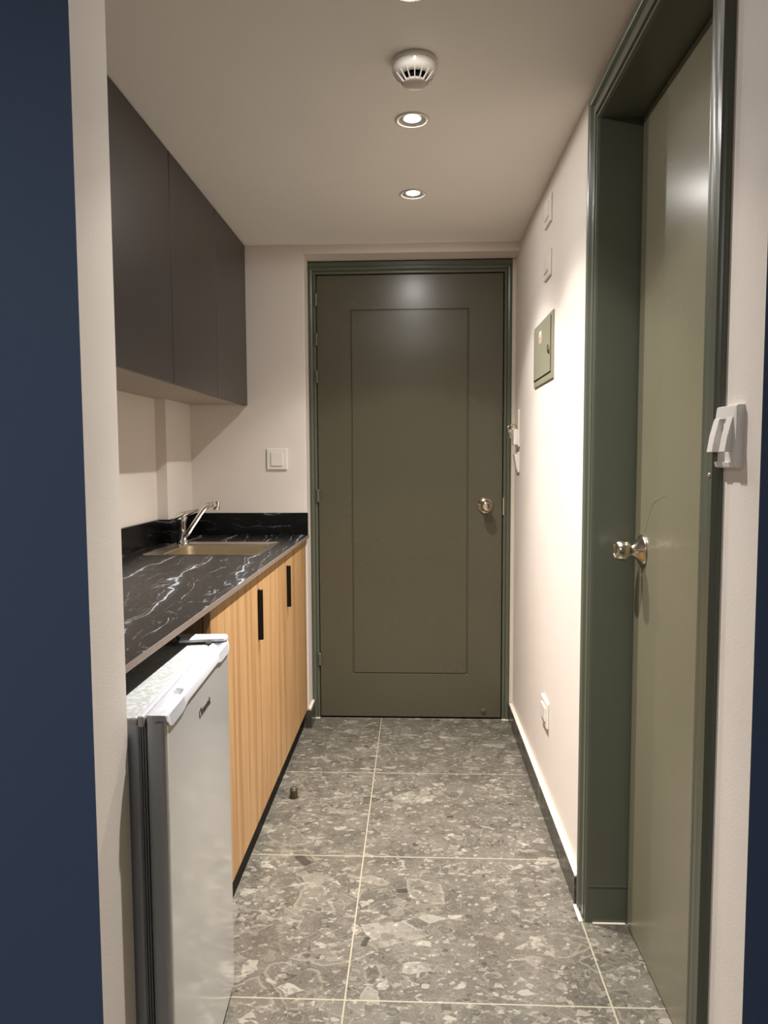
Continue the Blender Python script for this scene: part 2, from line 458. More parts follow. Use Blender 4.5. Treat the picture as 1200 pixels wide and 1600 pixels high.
# leaf with a routed rectangle: front faces cut as nested loops
gx0, gx1, gz0, gz1 = -.293, .240, .217, 1.900
def rect(x0, z0, x1, z1, y): return [(x0, y, z0), (x1, y, z0), (x1, y, z1), (x0, y, z1)]
g = .004
loft(bm, [rect(LX0, .008, LX1, LZ1, DY+.045), rect(LX0, .008, LX1, LZ1, DY+.002), rect(LX0+.002, .010, LX1-.002, LZ1-.002, DY),
          rect(gx0-g, gz0-g, gx1+g, gz1+g, DY), rect(gx0-g*.4, gz0-g*.4, gx1+g*.4, gz1+g*.4, DY+.005), rect(gx0+g*.4, gz0+g*.4, gx1-g*.4, gz1-g*.4, DY+.005), rect(gx0+g, gz0+g, gx1-g, gz1-g, DY)], cap_start=True)
part('door_leaf', bm, 'door', d1)
bm = bmesh.new()
prof = [(0, -.05), (0, .004), (.0035, .008), (.010, .008), (.013, .005), (.016, .011), (.022, .013), (.027, .013), (.029, .008), (.033, .008), (.035, .004), (.035, -.05)]
HX0, HX1, HZ = LX0-.003, LX1+.004, LZ1+.004
sweep_frame(bm, [(HX0, 0), (HX0, HZ), (HX1, HZ), (HX1, 0)], [(o_*(1.0), h) for o_, h in prof], lambda u, v, h: (u, DY-h, v))
part('door_frame', bm, 'frame', d1)
part('top_moulding', B((HX0-.034, DY-.011, HZ+.033), (HX1+.034, DY+.04, HZ+.054), .003), 'frame', d1)
bm = bmesh.new(); box(bm, (HX1+.034, DY-.005, 0), (XR, DY+.05, 2.12)); part('side_filler', bm, 'caulk', d1)
for z in (1.948, 1.770, 1.602, 1.055, .285):
    bm = bmesh.new()
    lathe(bm, [(0, -.030), (.0045, -.030), (.0075, -.027), (.0075, -.002), (.0062, -.0015), (.0062, .0015), (.0075, .002), (.0075, .027), (.0045, .030), (0, .030)], (LX0-.001, DY-.011, z), (0, 0, 1), 20)
    part('hinge', bm, 'frame', d1, 40)
def door_knob(root, base, axis, scale=1.0):
    b = Vector(base); a = Vector(axis); k = scale
    bm = bmesh.new()
    lathe(bm, [(0, 0), (.039*k, 0), (.0395*k, .003), (.037*k, .006), (.030*k, .010), (.020*k, .018), (.0135*k, .026), (.0125*k, .028), (0, .028)], b, a, 48)
    o = part('rose', bm, 'nickel', root, 50)
    bm = bmesh.new()
    lathe(bm, [(0, .024), (.0125*k, .025), (.013*k, .028), (.0175*k, .0305), (.0225*k, .0345), (.0255*k, .0405), (.0263*k, .047), (.0252*k, .055), (.0225*k, .0615), (.019*k, .066), (.0182*k, .0662), (.0175*k, .0635), (.010*k, .062), (0, .0615)], b, a, 48)
    kn = part('door_knob', bm, 'nickel', root, 50)
    return o, kn
door_knob(d1, (.322, DY, 1.008), (0, -1, 0), .94)
bm = bmesh.new(); box(bm, (LX1+.001, DY-.012, .965), (LX1+.008, DY-.002, 1.045), .001); part('strike_plate', bm, 'nickel', d1)
bm = bmesh.new(); lathe(bm, [(0, 0), (.012, 0), (.012, .003), (.007, .006), (0, .006)], (.318, DY, .040), (0, -1, 0), 24); part('door_bumper', bm, 'door', d1, 40)
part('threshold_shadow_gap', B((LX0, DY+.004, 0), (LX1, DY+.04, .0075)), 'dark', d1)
part('threshold_caulk', B((HX1, DY-.020, 0), (HX1+.03, DY+.0, .004), .001), 'caulk', d1)
part('threshold_caulk', B((HX0-.03, DY-.018, 0), (HX0, DY+.0, .004), .001), 'caulk', d1)

# ----------------------------------------------------------------- side door (door_2)
LFX = .553
d2 = thing('door_2', 'tall olive side door set in a moulded frame on the right wall', 'door', (LFX, 1.52, 0), kind='structure')
part('door_leaf', B((LFX, OY0+.004, .006), (LFX+.04, OY1-.010, OZ-.006), .0015), 'door_lit', d2)
part('leaf_gap', B((LFX+.008, OY1-.0102, .006), (LFX+.03, OY1-.0002, OZ-.0005)), 'dark', d2)
bm = bmesh.new()   # jamb lining round the opening
box(bm, (XR-.001, OY1, 0), (XR+.15, OY1+.02, OZ+.02)); box(bm, (XR-.001, OY0-.02, 0), (XR+.15, OY0, OZ+.02)); box(bm, (XR-.001, OY0, OZ), (XR+.15, OY1, OZ+.02))
part('jamb_lining', bm, 'frame', d2)
bm = bmesh.new()
prof = [(.0015, -.004), (.0015, .003), (.0035, .007), (.008, .007), (.013, .005), (.0145, .0005), (.018, .0005), (.020, .008), (.034, .009), (.044, .006), (.050, .004), (.054, .012), (.060, .015), (.072, .014), (.078, .009), (.080, .005), (.080, -.000)]
sweep_frame(bm, [(OY1, 0), (OY1, OZ), (OY0, OZ), (OY0, 0)], [(-o_, h) for o_, h in prof], lambda u, v, h: (XR-h, u, v))
for v_ in bm.verts:      # the stile next to the light switch is a little narrower
    if v_.co.y < OY0: v_.co.y = OY0-(OY0-v_.co.y)*.88
part('casing', bm, 'frame', d2, 35)
part('jamb_seam', B((XR+.004, OY1-.0012, .100), (LFX-.002, OY1+.001, .1025)), 'frame', d2)
door_knob(d2, (LFX, 1.788, 1.000), (-1, 0, 0), .98)
part('floor_caulk', B((XR+.012, OY1-.007, 0), (LFX-.003, OY1+.0, .003), .001), 'caulk', d2)
part('floor_caulk', B((XR-.022, OY1+.002, 0), (XR-.012, OY1+.075, .003), .001), 'caulk', d2)
bm = bmesh.new()   # scratch mark on the leaf
pts = smoothpath([(LFX-.0003, 1.775, 1.045), (LFX-.0003, 1.72, 1.115), (LFX-.0003, 1.66, 1.135), (LFX-.0003, 1.63, 1.142)], 8)
tube(bm, pts, .00035, 6); part('scratch', bm, 'scratch', d2, label='pale curved scratch above the knob')

# ================================================================= CEILING FITTINGS
names_l = ['round recessed downlight nearest the entrance door', 'round recessed downlight between the smoke detector and the far lamp', 'round recessed downlight nearest the camera, cut by the top of the photo']
proto = None
def ring_fit(root):
    x, y = root.location.x, root.location.y
    bm = bmesh.new(); lathe(bm, [(.0445, 0), (.0475, -.0008), (.0478, -.002), (.046, -.004), (.0435, -.0045), (.0395, -.003), (.039, .001), (.0405, .001), (.0405, 0), (.0445, 0)], (x, y, CEIL), (0, 0, 1), 56)
    part('trim_ring', bm, 'trim', root, 50)
    bm = bmesh.new(); lathe(bm, [(.0392, -.002), (.035, .0015), (.026, .0025), (.0240, .0025), (.0242, .013), (.032, .012), (.0402, .004), (.0402, -.002)], (x, y, CEIL), (0, 0, 1), 56)
    part('reflector', bm, 'reflect', root, 50)
    bm = bmesh.new(); lathe(bm, [(.0240, .0125), (.0238, .003), (.021, .0012), (.014, .0002), (0, -.0002)], (x, y, CEIL), (0, 0, 1), 40)
    part('lamp_lens', bm, 'lens', root, 50)
for y, nm in zip(LIGHT_Y, names_l):
    if proto is None:
        r = thing('recessed_downlight', nm, 'ceiling light', (-.007, y, CEIL), 'recessed downlights in the corridor ceiling'); ring_fit(r); proto = r
    else:
        r = proto.copy(); COL.objects.link(r); r.location = (-.007, y, CEIL); r['label'] = nm
        for ch in proto.children:
            c = ch.copy(); COL.objects.link(c); c.parent = r
    ld = bpy.data.lights.new('downlight_beam', 'POINT'); ld.energy = LAMP_W; ld.color = LAMP_COL; ld.shadow_soft_size = .012
    ld.use_nodes = True; lt = ld.node_tree; em = next(n for n in lt.nodes if n.type == 'EMISSION')
    ge = lt.nodes.new('ShaderNodeNewGeometry'); sx = lt.nodes.new('ShaderNodeSeparateXYZ'); ab = lt.nodes.new('ShaderNodeMath'); ab.operation = 'MULTIPLY'; ab.inputs[1].default_value = -1.0; ab.use_clamp = True
    cr = lt.nodes.new('ShaderNodeValToRGB'); lt.links.new(ge.outputs['Incoming'], sx.inputs[0]); lt.links.new(sx.outputs[2], ab.inputs[0]); lt.links.new(ab.outputs[0], cr.inputs[0])
    el = cr.color_ramp.elements; el[0].position = 0; el[0].color = (BEAM[0][1],)*3 + (1,); el[1].position = 1; el[1].color = (BEAM[-1][1],)*3 + (1,)
    for ang, val in BEAM[1:-1]:
        e_ = el.new(math.cos(math.radians(ang))); e_.color = (val,)*3 + (1,)
    lt.links.new(cr.outputs[0], em.inputs['Strength'])
    lo = bpy.data.objects.new('downlight_beam', ld); COL.objects.link(lo); lo.location = (-.007, y, CEIL-.004)

sd = thing('smoke_detector', 'white round smoke detector with dark slots on the ceiling before the downlights', 'smoke detector', (0, 1.792, CEIL))
def P0(prof, mat, name, sm=50, label=None):
    bm = bmesh.new(); lathe(bm, [(a_, b_*.88) for a_, b_ in prof], (0, 1.792, CEIL), (0, 0, -1), 64); return part(name, bm, mat, sd, sm, label=label)
P0([(0, 0), (.053, 0), (.0545, .002), (.0545, .010), (.053, .012), (0, .012)], 'white_pl', 'base_plate')
P0([(0, .011), (.051, .011), (.0535, .0135), (.054, .020), (.0525, .028), (.048, .036), (.040, .0395), (.034, .040), (.034, .032), (0, .032)], 'white_pl', 'housing')
P0([(0, .030), (.0262, .030), (.0262, .054), (0, .054)], 'dark', 'sensing_chamber')
P0([(0, .0535), (.028, .0535), (.029, .055), (.029, .0575), (.027, .060), (0, .0605)], 'white_matte', 'cap')
bm = bmesh.new()
for k in range(16):
    a = 2*PI*k/16 + PI/2*3
    c, s_ = math.cos(a), math.sin(a); hw = .0011
    quad = [(.027, .055), (.045, .0365), (.048, .036), (.030, .058)]
    vs_ = []
    for sgn in (-1, 1):
        vs_.append([bm.verts.new((c*r - s_*hw*sgn, 1.792 + s_*r + c*hw*sgn, CEIL-z*.88)) for r, z in quad])
    bm.faces.new(vs_[0]); bm.faces.new(vs_[1][::-1])
    for i in range(4): bm.faces.new((vs_[0][i], vs_[0][(i+1) % 4], vs_[1][(i+1) % 4], vs_[1][i]))
part('slot_fins', bm, 'white_pl', sd)
bm = bmesh.new(); lathe(bm, [(0, 0), (.0028, 0), (.0028, .001), (0, .002)], (0, 1.792-.0535, CEIL-.018), (0, -1, -.15), 16); part('indicator', bm, 'led_red', sd, 50)

# ================================================================= WALL PLATES
def plate_right(name, label, cat, y0, y1, z0, z1, group, kind='blank'):
    r = thing(name, label, cat, (XR, (y0+y1)/2, z0), group)
    part('face_plate', B((XR-.008, y0, z0), (XR, y1, z1), .003), 'white_pl', r)
    part('centre_panel', B((XR-.012, y0+.020, z0+.020), (XR-.0075, y1-.020, z1-.020), .002), 'white_pl', r)
    return r
gp = 'blank plates on the right wall'
plate_right('blanking_plate', 'white blank wall plate just under the ceiling, upper of two on the right wall', 'wall plate', 2.485, 2.60, 2.008, 2.098, gp)
plate_right('blanking_plate', 'white blank wall plate above the metal panel, lower of the high pair', 'wall plate', 2.485, 2.60, 1.832, 1.922, gp)
plate_right('wall_socket', 'small white wall socket plate low on the right wall above the skirting', 'socket', 2.44, 2.555, .302, .392, None)
# plate on the back wall
r = thing('wall_socket', 'white square plate on the back wall above the sink counter', 'socket', (-.617, YB, 1.179))
part('face_plate', B((-.663, YB-.008, 1.179), (-.571, YB, 1.273), .003), 'white_pl', r)
part('centre_panel', B((-.645, YB-.012, 1.195), (-.590, YB-.0075, 1.257), .0025), 'white_pl', r)
# metal distribution panel
PY0, PY1, PZ0, PZ1 = 2.425, 2.80, 1.487, 1.708
r = thing('electrical_panel', 'olive grey metal electrical panel with a warning sticker on the right wall', 'electrical panel', (XR, 2.61, PZ0))
bm = bmesh.new(); loft(bm, [[(XR, y, z) for y, z in ((PY0, PZ0), (PY1, PZ0), (PY1, PZ1), (PY0, PZ1))], [(XR-.005, y, z) for y, z in ((PY0, PZ0), (PY1, PZ0), (PY1, PZ1), (PY0, PZ1))]])
bmesh.ops.bevel(bm, geom=list(bm.edges), offset=.001, segments=1, affect='EDGES'); part('panel_frame', bm, 'panel', r)
part('panel_door', B((XR-.0075, PY0+.035, PZ0+.026), (XR-.005, PY1-.006, PZ1-.012), .001), 'panel', r)
bm = bmesh.new(); box(bm, (XR-.0062, PY0+.032, PZ0+.0225), (XR-.0050, PY1-.006, PZ0+.0262)); box(bm, (XR-.0062, PY0+.031, PZ0+.0225), (XR-.0050, PY0+.0352, PZ1-.012)); part('door_gap', bm, 'dark', r)
bm = bmesh.new(); lathe(bm, [(0, 0), (.006, 0), (.006, .005), (0, .006)], (XR-.007, PY0+.052, PZ0+.092), (-1, 0, 0), 18); box(bm, (XR-.0135, PY0+.046, PZ0+.092), (XR-.0115, PY0+.058, PZ0+.116), .001); part('lock', bm, 'rubber', r)
lb = part('warning_sticker', B((XR-.0080, PY1-.170, PZ1-.075), (XR-.0075, PY1-.125, PZ1-.033)), 'lab_w', r)
bm = bmesh.new(); tv = [bm.verts.new((x, y, z)) for x in (XR-.0083, XR-.0079) for y, z in ((PY1-.164, PZ1-.066), (PY1-.131, PZ1-.066), (PY1-.1475, PZ1-.038))]
bm.faces.new(tv[:3]); bm.faces.new(tv[3:][::-1])
for i in range(3): bm.faces.new((tv[i], tv[(i+1) % 3], tv[3+(i+1) % 3], tv[3+i]))
adopt(link('warning_triangle', bm, 'lab_o'), lb)
adopt(link('sticker_text', B((XR-.0082, PY1-.163, PZ1-.072), (XR-.0079, PY1-.132, PZ1-.069)), 'logo'), lb)
# key switch box with hanging key ring
r = thing('key_switch', 'slim white key switch box on the right wall beside the entrance door frame', 'switch', (XR, 3.235, 1.28))
part('face_plate', B((XR-.008, 3.19, 1.275), (XR, 3.278, 1.435), .003), 'white_pl', r)
part('card_pocket', B((XR-.026, 3.20, 1.283), (XR-.0075, 3.268, 1.352), .003), 'white_pl', r)
part('pocket_slot', B((XR-.020, 3.205, 1.3522), (XR-.014, 3.263, 1.3535)), 'dark', r)
kr = thing('key_ring', 'small metal key ring hanging from the white key switch box', 'keys', (XR-.035, 3.215, 1.36))
bm = bmesh.new(); tube(bm, smoothpath([(XR-.012, 3.205, 1.352), (XR-.014, 3.204, 1.366), (XR-.028, 3.203, 1.372), (XR-.038, 3.202, 1.366)]), .0022, 8); part('key_stem', bm, 'brass', kr, 60)
bm = bmesh.new(); tube(bm, [(XR-.040 + .011*math.cos(a), 3.202 + .003*math.sin(a), 1.356 + .011*math.sin(a)) for a in [2*PI*i/24 for i in range(25)]], .0016, 8, False); part('ring', bm, 'nickel', kr, 60)
bm = bmesh.new(); box(bm, (XR-.043, 3.201, 1.312), (XR-.038, 3.203, 1.340), .0008); lathe(bm, [(0, -.001), (.008, -.001), (.008, .001), (0, .001)], (XR-.040, 3.202, 1.343), (0, 1, 0), 18); part('key', bm, 'nickel', kr)
# rocker switch below it
r = thing('light_switch', 'white rocker light switch below the key switch box', 'switch', (XR, 3.235, 1.165))
part('face_plate', B((XR-.008, 3.19, 1.163), (XR, 3.278, 1.252), .003), 'white_pl', r)
bm = bmesh.new(); v8 = [bm.verts.new(p) for p in ((XR-.007, 3.205, 1.175), (XR-.007, 3.263, 1.175), (XR-.007, 3.263, 1.242), (XR-.007, 3.205, 1.242), (XR-.010, 3.205, 1.173), (XR-.010, 3.263, 1.173), (XR-.021, 3.263, 1.244), (XR-.021, 3.205, 1.244))]
for f in ((0, 1, 2, 3), (4, 5, 6, 7), (0, 1, 5, 4), (1, 2, 6, 5), (2, 3, 7, 6), (3, 0, 4, 7)): bm.faces.new([v8[i] for i in f])
bmesh.ops.bevel(bm, geom=list(bm.edges), offset=.001, segments=1, affect='EDGES'); part('rocker', bm, 'switch', r)
# large double switch close to the camera
r = thing('double_light_switch', 'large white light switch with two tilted rockers beside the side door casing', 'switch', (XR, 1.07, 1.21))
Y0, Y1, Z0, Z1 = 1.028, 1.110, 1.210, 1.298
bm = bmesh.new()
def yz(a, b, c, d, x): return [(x, p, q) for p, q in ((a, c), (b, c), (b, d), (a, d))]
loft(bm, [yz(Y0, Y1, Z0, Z1, XR), yz(Y0, Y1, Z0, Z1, XR-.0085), yz(Y0+.0015, Y1-.0015, Z0+.0015, Z1-.0015, XR-.0105), yz(Y0+.011, Y1-.006, Z0+.008, Z1-.018, XR-.0118), yz(Y0+.012, Y1-.007, Z0+.009, Z1-.019, XR-.0085)], cap_start=True)
part('face_plate', bm, 'switch', r)
for ya, yb_ in ((1.0370, 1.0570), (1.0800, 1.1000)):
    bm = bmesh.new()
    pts = [(XR-.008, ya, 1.281), (XR-.008, yb_, 1.281), (XR-.008, yb_, 1.233), (XR-.008, ya, 1.233), (XR-.0125, ya, 1.2815), (XR-.0125, yb_, 1.2815), (XR-.0185, yb_, 1.257), (XR-.0185, ya, 1.257), (XR-.0225, yb_, 1.2325), (XR-.0225, ya, 1.2325)]
    vv = [bm.verts.new(p) for p in pts]
    for f in ((0, 1, 2, 3), (4, 5, 6, 7), (7, 6, 8, 9), (0, 1, 5, 4), (3, 2, 8, 9), (0, 3, 9, 7, 4), (1, 2, 8, 6, 5)): bm.faces.new([vv[i] for i in f])
    bmesh.ops.bevel(bm, geom=list(bm.edges), offset=.0006, segments=1, affect='EDGES')
    part('rocker', bm, 'switch', r)
# chipped plaster under that switch
tag(link('plaster_chip', lathe(bmesh.new(), [(0, 0), (.004, .001), (.003, .004), (0, .005)], (XR-.012, 1.106, 1.199), (-1, .3, 0), 7), 'caulk'), 'tiny chip of loose white plaster under the double light switch', 'plaster chip')

# ================================================================= KITCHEN
# worktop with sink cut-out, following the column step
SX0, SX1, SY0, SY1 = -.975, -.547, 2.527, 2.930
bm = bmesh.new()
slab_holes(bm, [(CX, STUB_Y+.001), (CX, YB-.001), (XL2+.001, YB-.001), (XL2+.001, YP-.001), (XL+.001, YP-.001), (XL+.001, STUB_Y+.001)], [rrect(SX0+.025, SY0+.014, SX1-.016, SY1-.07, .03)], CT-CTH, CT)
wt = thing('worktop', 'black marble look worktop with white veins and a taupe front edge', 'worktop', (-.75, 2.2, CT-CTH))
part('worktop_slab', bm, 'marble', wt)
part('edge_band', B((CX, STUB_Y+.001, CT-CTH), (CX+.0015, YB-.001, CT-.0008)), 'edge', wt, label='taupe edge strip')
bm = bmesh.new()
box(bm, (XL, STUB_Y+.001, CT), (XL+.014, YP-.014, CT+.096), .0008, 1); box(bm, (XL, YP-.014, CT), (XL2+.014, YP, CT+.096), .0008, 1)
box(bm, (XL2, YP-.0005, CT), (XL2+.014, YB, CT+.096), .0008, 1); box(bm, (XL2+.0138, YB-.014, CT), (CX-.001, YB, CT+.099), .0008, 1)
part('upstand', bm, 'marble_up', wt, label='black marble upstand')

# sink
sk = thing('kitchen_sink', 'small inset stainless steel sink in the black worktop', 'sink', ((SX0+SX1)/2, (SY0+SY1)/2, CT))
bx0, bx1, by0, by1 = -.905, -.578, 2.548, 2.835
bm = bmesh.new()
def L(x0, y0, x1, y1, r, z): return [(x, y, z) for x, y in rrect(x0, y0, x1, y1, r, 7)]
loft(bm, [L(SX0, SY0, SX1, SY1, .012, CT+.0003), L(SX0, SY0, SX1, SY1, .012, CT+.0016), L(SX0+.002, SY0+.002, SX1-.002, SY1-.002, .011, CT+.0034),
          L(SX0+.010, SY0+.008, SX1-.010, SY1-.010, .012, CT+.0030), L(SX0+.013, SY0+.010, SX1-.013, SY1-.013, .012, CT+.0012), L(bx0-.006, by0-.004, bx1+.006, by1+.006, .040, CT+.0010)], cap_end=False)
part('sink_rim', bm, 'steel', sk, 40)
bm = bmesh.new()
loft(bm, [L(bx0-.006, by0-.004, bx1+.006, by1+.006, .040, CT+.0010), L(bx0-.001, by0, bx1+.001, by1+.001, .038, CT-.002), L(bx0+.002, by0+.002, bx1-.002, by1-.002, .038, CT-.02), L(bx0+.010, by0+.01, bx1-.010, by1-.010, .038, CT-.12),
          L(bx0+.020, by0+.02, bx1-.020, by1-.020, .04, CT-.136), L(bx0+.045, by0+.045, bx1-.045, by1-.045, .04, CT-.140)])
part('basin', bm, 'basin', sk, 40)
bm = bmesh.new(); lathe(bm, [(.0, .004), (.012, .004), (.03, .002), (.038, .003), (.040, 0)], ((bx0+bx1)/2, 2.69, CT-.1405), (0, 0, 1), 32); part('drain', bm, 'chrome', sk, 50)
bm = bmesh.new()
for i in range(3): box(bm, (bx0+.012+.008*i, by1-.0045+.0, CT-.034), (bx0+.016+.008*i, by1-.0012, CT-.020))
# faucet
FX, FY = -.938, 2.884
fc = thing('kitchen_faucet', 'chrome single lever faucet with a long slanted spout behind the sink', 'faucet', (FX, FY, CT+.0012))
bm = bmesh.new(); lathe(bm, [(0, 0), (.0245, 0), (.0245, .004), (.021, .010), (.0175, .020), (.0165, .045), (.0165, .082), (.0185, .088), (.0195, .098), (.018, .110), (.012, .117), (0, .119)], (FX, FY, CT+.0012), (0, 0, 1), 36)
part('faucet_body', bm, 'chrome', fc, 50)
bm = bmesh.new()
tube(bm, smoothpath([(FX+.004, FY-.006, CT+.028), (FX+.022, FY-.010, CT+.040), (FX+.045, FY-.016, CT+.072), (FX+.092, FY-.028, CT+.136), (FX+.112, FY-.033, CT+.155), (FX+.130, FY-.037, CT+.161), (FX+.146, FY-.041, CT+.162)], 6), [.0105]*6+[.0100]*31 if False else .0098, 18)
part('spout', bm, 'chrome', fc, 60)
bm = bmesh.new(); lathe(bm, [(0, -.018), (.0095, -.018), (.0118, -.016), (.0122, -.004), (.0125, .012), (.0105, .016), (0, .017)], (FX+.153, FY-.042, CT+.158), (.12, 0, 1), 24); part('aerator', bm, 'chrome', fc, 50)
bm = bmesh.new()
rings = []
for t, w_, h_, x, z in ((0, .017, .008, -.030, .100), (.1, .020, .012, -.022, .104), (.3, .020, .015, -.004, .113), (.5, .016, .011, .014, .122), (.75, .012, .0065, .040, .131), (.95, .011, .004, .064, .137), (1, .006, .002, .072, .139)):
    rings.append([(FX+x-math.sin(a)*h_*.45, FY+math.cos(a)*w_-.10*x, CT+z+math.sin(a)*h_) for a in [2*PI*i/16 for i in range(16)]])
loft(bm, rings, True, True); part('lever', bm, 'chrome', fc, 60)

# base cabinets: one carcass side, three doors, plinth
BY = [1.700, 2.222, 2.733, YB-.022]
DX = -.4915
for i in range(3):
    lab = ['oak laminate base cabinet beside the fridge', 'oak laminate base cabinet in the middle under the sink front', 'oak laminate base cabinet against the back wall'][i]
    r = thing('base_cabinet', lab, 'cabinet', (-.75, (BY[i]+BY[i+1])/2, 0), 'oak base cabinets under the worktop')
    ya, yb_ = BY[i]+.0005, BY[i+1]-.0005
    bm = bmesh.new()
    top = CT-CTH-.001
    box(bm, (-.995, ya, .1), (DX-.0195, ya+.016, .70 if i == 2 else top)); box(bm, (-.995, yb_-.016, .1), (DX-.0195, yb_, .70 if i == 1 else top)); box(bm, (-.995, ya+.016, .1), (DX-.0195, yb_-.016, .116)); box(bm, (-.995, ya+.016, .116), (-.985, yb_-.016, CT-CTH-.12))
    part('carcass', bm, 'wood_dark', r)
    dr = part('cabinet_door', B((DX-.018, ya+.0008, .092), (DX, yb_-.0008, CT-CTH-.0015), .0008, 1), 'wood', r)
    part('plinth', B((-.54, ya, 0), (-.512, yb_, .0915)), 'plinth', r, label='black recessed plinth')
    if i > 0:
        bm = bmesh.new(); box(bm, (DX-.001, ya+.001, .662), (DX+.0145, ya+.004, .820), .0005, 1); box(bm, (DX-.0003, ya+.001, .662), (DX+.002, ya+.022, .820), .0004, 1); box(bm, (DX+.0120, ya+.001, .662), (DX+.0145, ya+.012, .820), .0004, 1)
        h = link('edge_handle', bm, 'black'); adopt(h, dr); h['label'] = 'black edge pull'

# wall cabinets
UY = [1.142, 1.738, 2.238, 2.742, YB-.002]
UX = -.7434; UZ = 1.462
labs = ['dark taupe wall cabinet above the fridge hidden behind the white wall end', 'dark taupe wall cabinet nearest the camera, beside the white wall end', 'dark taupe wall cabinet in the middle of the visible three', 'dark taupe wall cabinet against the back wall']
for i in range(4):
    r = thing('wall_cabinet', labs[i], 'cabinet', (-.87, (UY[i]+UY[i+1])/2, UZ), 'taupe wall cabinets')
    ya, yb_ = UY[i]+.0004, UY[i+1]-.0004
    xw = XL2 if i == 3 else XL
    bm = bmesh.new()
    def carc(x0, y0, y1):
        fs = box(bm, (x0, y0, UZ+.008), (UX-.020, y1, CEIL-.002))
    if i < 3 and yb_ <= YP: carc(XL+.001, ya, yb_)
    else:
        carc(XL2+.001, YP+.001, yb_); carc(XL+.001, ya, YP+.001)
    for f in bm.faces: f.material_index = 0
    part('carcass', bm, 'cab_under', r, label='taupe underside lightened by painted bounce light')
    part('cabinet_door', B((UX-.018, ya+.0020, UZ), (UX, yb_-(.026 if i == 3 else .0020), CEIL-.004), .0008, 1), 'cab', r)
    if i == 3: part('shade_strip', B((UX-.019, yb_-.024, UZ+.004), (UX-.004, yb_, CEIL-.002)), 'niche', r, label='dark strip painted as recess shade')  # dark strip painted as the shade in the recess by the wall
bm = bmesh.new(); box(bm, (XL+.001, STUB_Y+.001, .02), (XL+.004, BY[0]-.001, CT-CTH-.002))
tag(link('niche_shade_sheet', bm, 'niche'), 'dark sheet painted as shade behind the white fridge under the worktop', 'panel')  # dark sheet standing in for the shade under the worktop

# ================================================================= FRIDGE  (own coordinates: y along the width, x towards the corridor)
fr = thing('mini_fridge', 'small white fridge with a silver door under the near end of the worktop', 'fridge', (-.6, 1.34, 0), rotz=0)
fr.location = (-.407, 1.3485, 0); fr.rotation_euler = (0, 0, .052)
W2, HT = .2425, .823
DT = .033
bx = bmesh.new()
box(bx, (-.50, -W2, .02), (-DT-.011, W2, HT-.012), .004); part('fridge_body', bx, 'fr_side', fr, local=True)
bx = bmesh.new()
box(bx, (-.502, -W2-.001, HT-.016), (-DT-.012, W2+.001, HT-.003), .003)
part('top_panel', bx, 'fr_top', fr, local=True, label='white textured top')
bx = bmesh.new(); box(bx, (-DT-.012, -W2+.0, HT-.020), (-DT-.0015, W2, HT-.001), .003); part('front_rail', bx, 'fr_cap', fr, local=True)
bx = bmesh.new()
for k in range(3): box(bx, (-DT-.0108+.0036*k, -W2+.004+.001*k, .03), (-DT-.0084+.0036*k, W2-.006, HT-.02), .0008)
part('door_gasket', bx, 'gasket', fr, local=True)
# door leaf with rounded vertical edges
dpl = thing('fridge_door', None, None); dpl.parent = fr
del_keys = [k for k in ('label', 'category') if k in dpl.keys()]
def dsec(z, inset=0):
    return [(x, y, z) for x, y in rrect(-DT+inset, -W2+inset, 0-inset, W2-inset, .011, 5)]
bx = bmesh.new(); loft(bx, [dsec(.022, .002), dsec(.024), dsec(HT-.013), dsec(HT-.012, .001)], True, True)
for f in bx.faces:
    c = f.calc_center_median()
    f.material_index = 0 if c.x > -.0085 else 1
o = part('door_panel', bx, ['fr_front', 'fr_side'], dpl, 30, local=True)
# cap: height field with two finger recesses and a scalloped front lip
bx = bmesh.new()
NX, NY = 22, 130
def stad(x, y, cy, hl, cx, r):
    dy = max(0, abs(y-cy)-hl); d = math.hypot(dy, x-cx); return max(0, min(1, (r-d)/.004))
grid = []
for j in range(NY+1):
    y = -W2-.001 + (2*W2+.002)*j/NY
    row = []
    e = min(W2+.001-abs(y), .011); rx = .011 - math.sqrt(max(0, .011**2-(.011-e)**2)) if e < .011 else 0
    for i in range(NX+1):
        x = -DT + rx + (DT+.0015-2*rx)*i/NX
        z = HT - .009*max(stad(x, y, -W2+.080, .045, -.017, .0115), stad(x, y, W2-.080, .040, -.017, .0115)) - .0025*(abs(x+DT/2)/(DT/2))**6
        row.append(bx.verts.new((x, y, z)))
    grid.append(row)
for j in range(NY):
    for i in range(NX): bx.faces.new((grid[j][i], grid[j][i+1], grid[j+1][i+1], grid[j+1][i]))
def sm(a, b, v): t_ = max(0, min(1, (v-a)/(b-a))); return t_*t_*(3-2*t_)
def lip(y):
    d = W2-abs(y); return .007 + .009*sm(0, .012, d) + .0075*(1-sm(.085, .13, d))*sm(.0, .03, d)
bot = []
for j in range(NY+1):
    y = grid[j][NX].co.y; v0 = grid[j][NX]
    bot.append(bx.verts.new((v0.co.x+.002, y, HT-.002-lip(y))))
inn = [bx.verts.new((b.co.x-.006, b.co.y, b.co.z-.001)) for b in bot]
bk0 = [bx.verts.new((grid[j][0].co.x, grid[j][0].co.y, HT-.014)) for j in range(NY+1)]
for j in range(NY):
    bx.faces.new((grid[j][NX], bot[j], bot[j+1], grid[j+1][NX])); bx.faces.new((bot[j], inn[j], inn[j+1], bot[j+1]))
    bx.faces.new((grid[j+1][0], bk0[j+1], bk0[j], grid[j][0])); bx.faces.new((inn[j], bk0[j], bk0[j+1], inn[j+1]))
for j in (0, NY):
    loop = [grid[j][i] for i in range(NX+1)] + [bot[j], inn[j], bk0[j]]
    bx.faces.new(loop if j == 0 else loop[::-1])
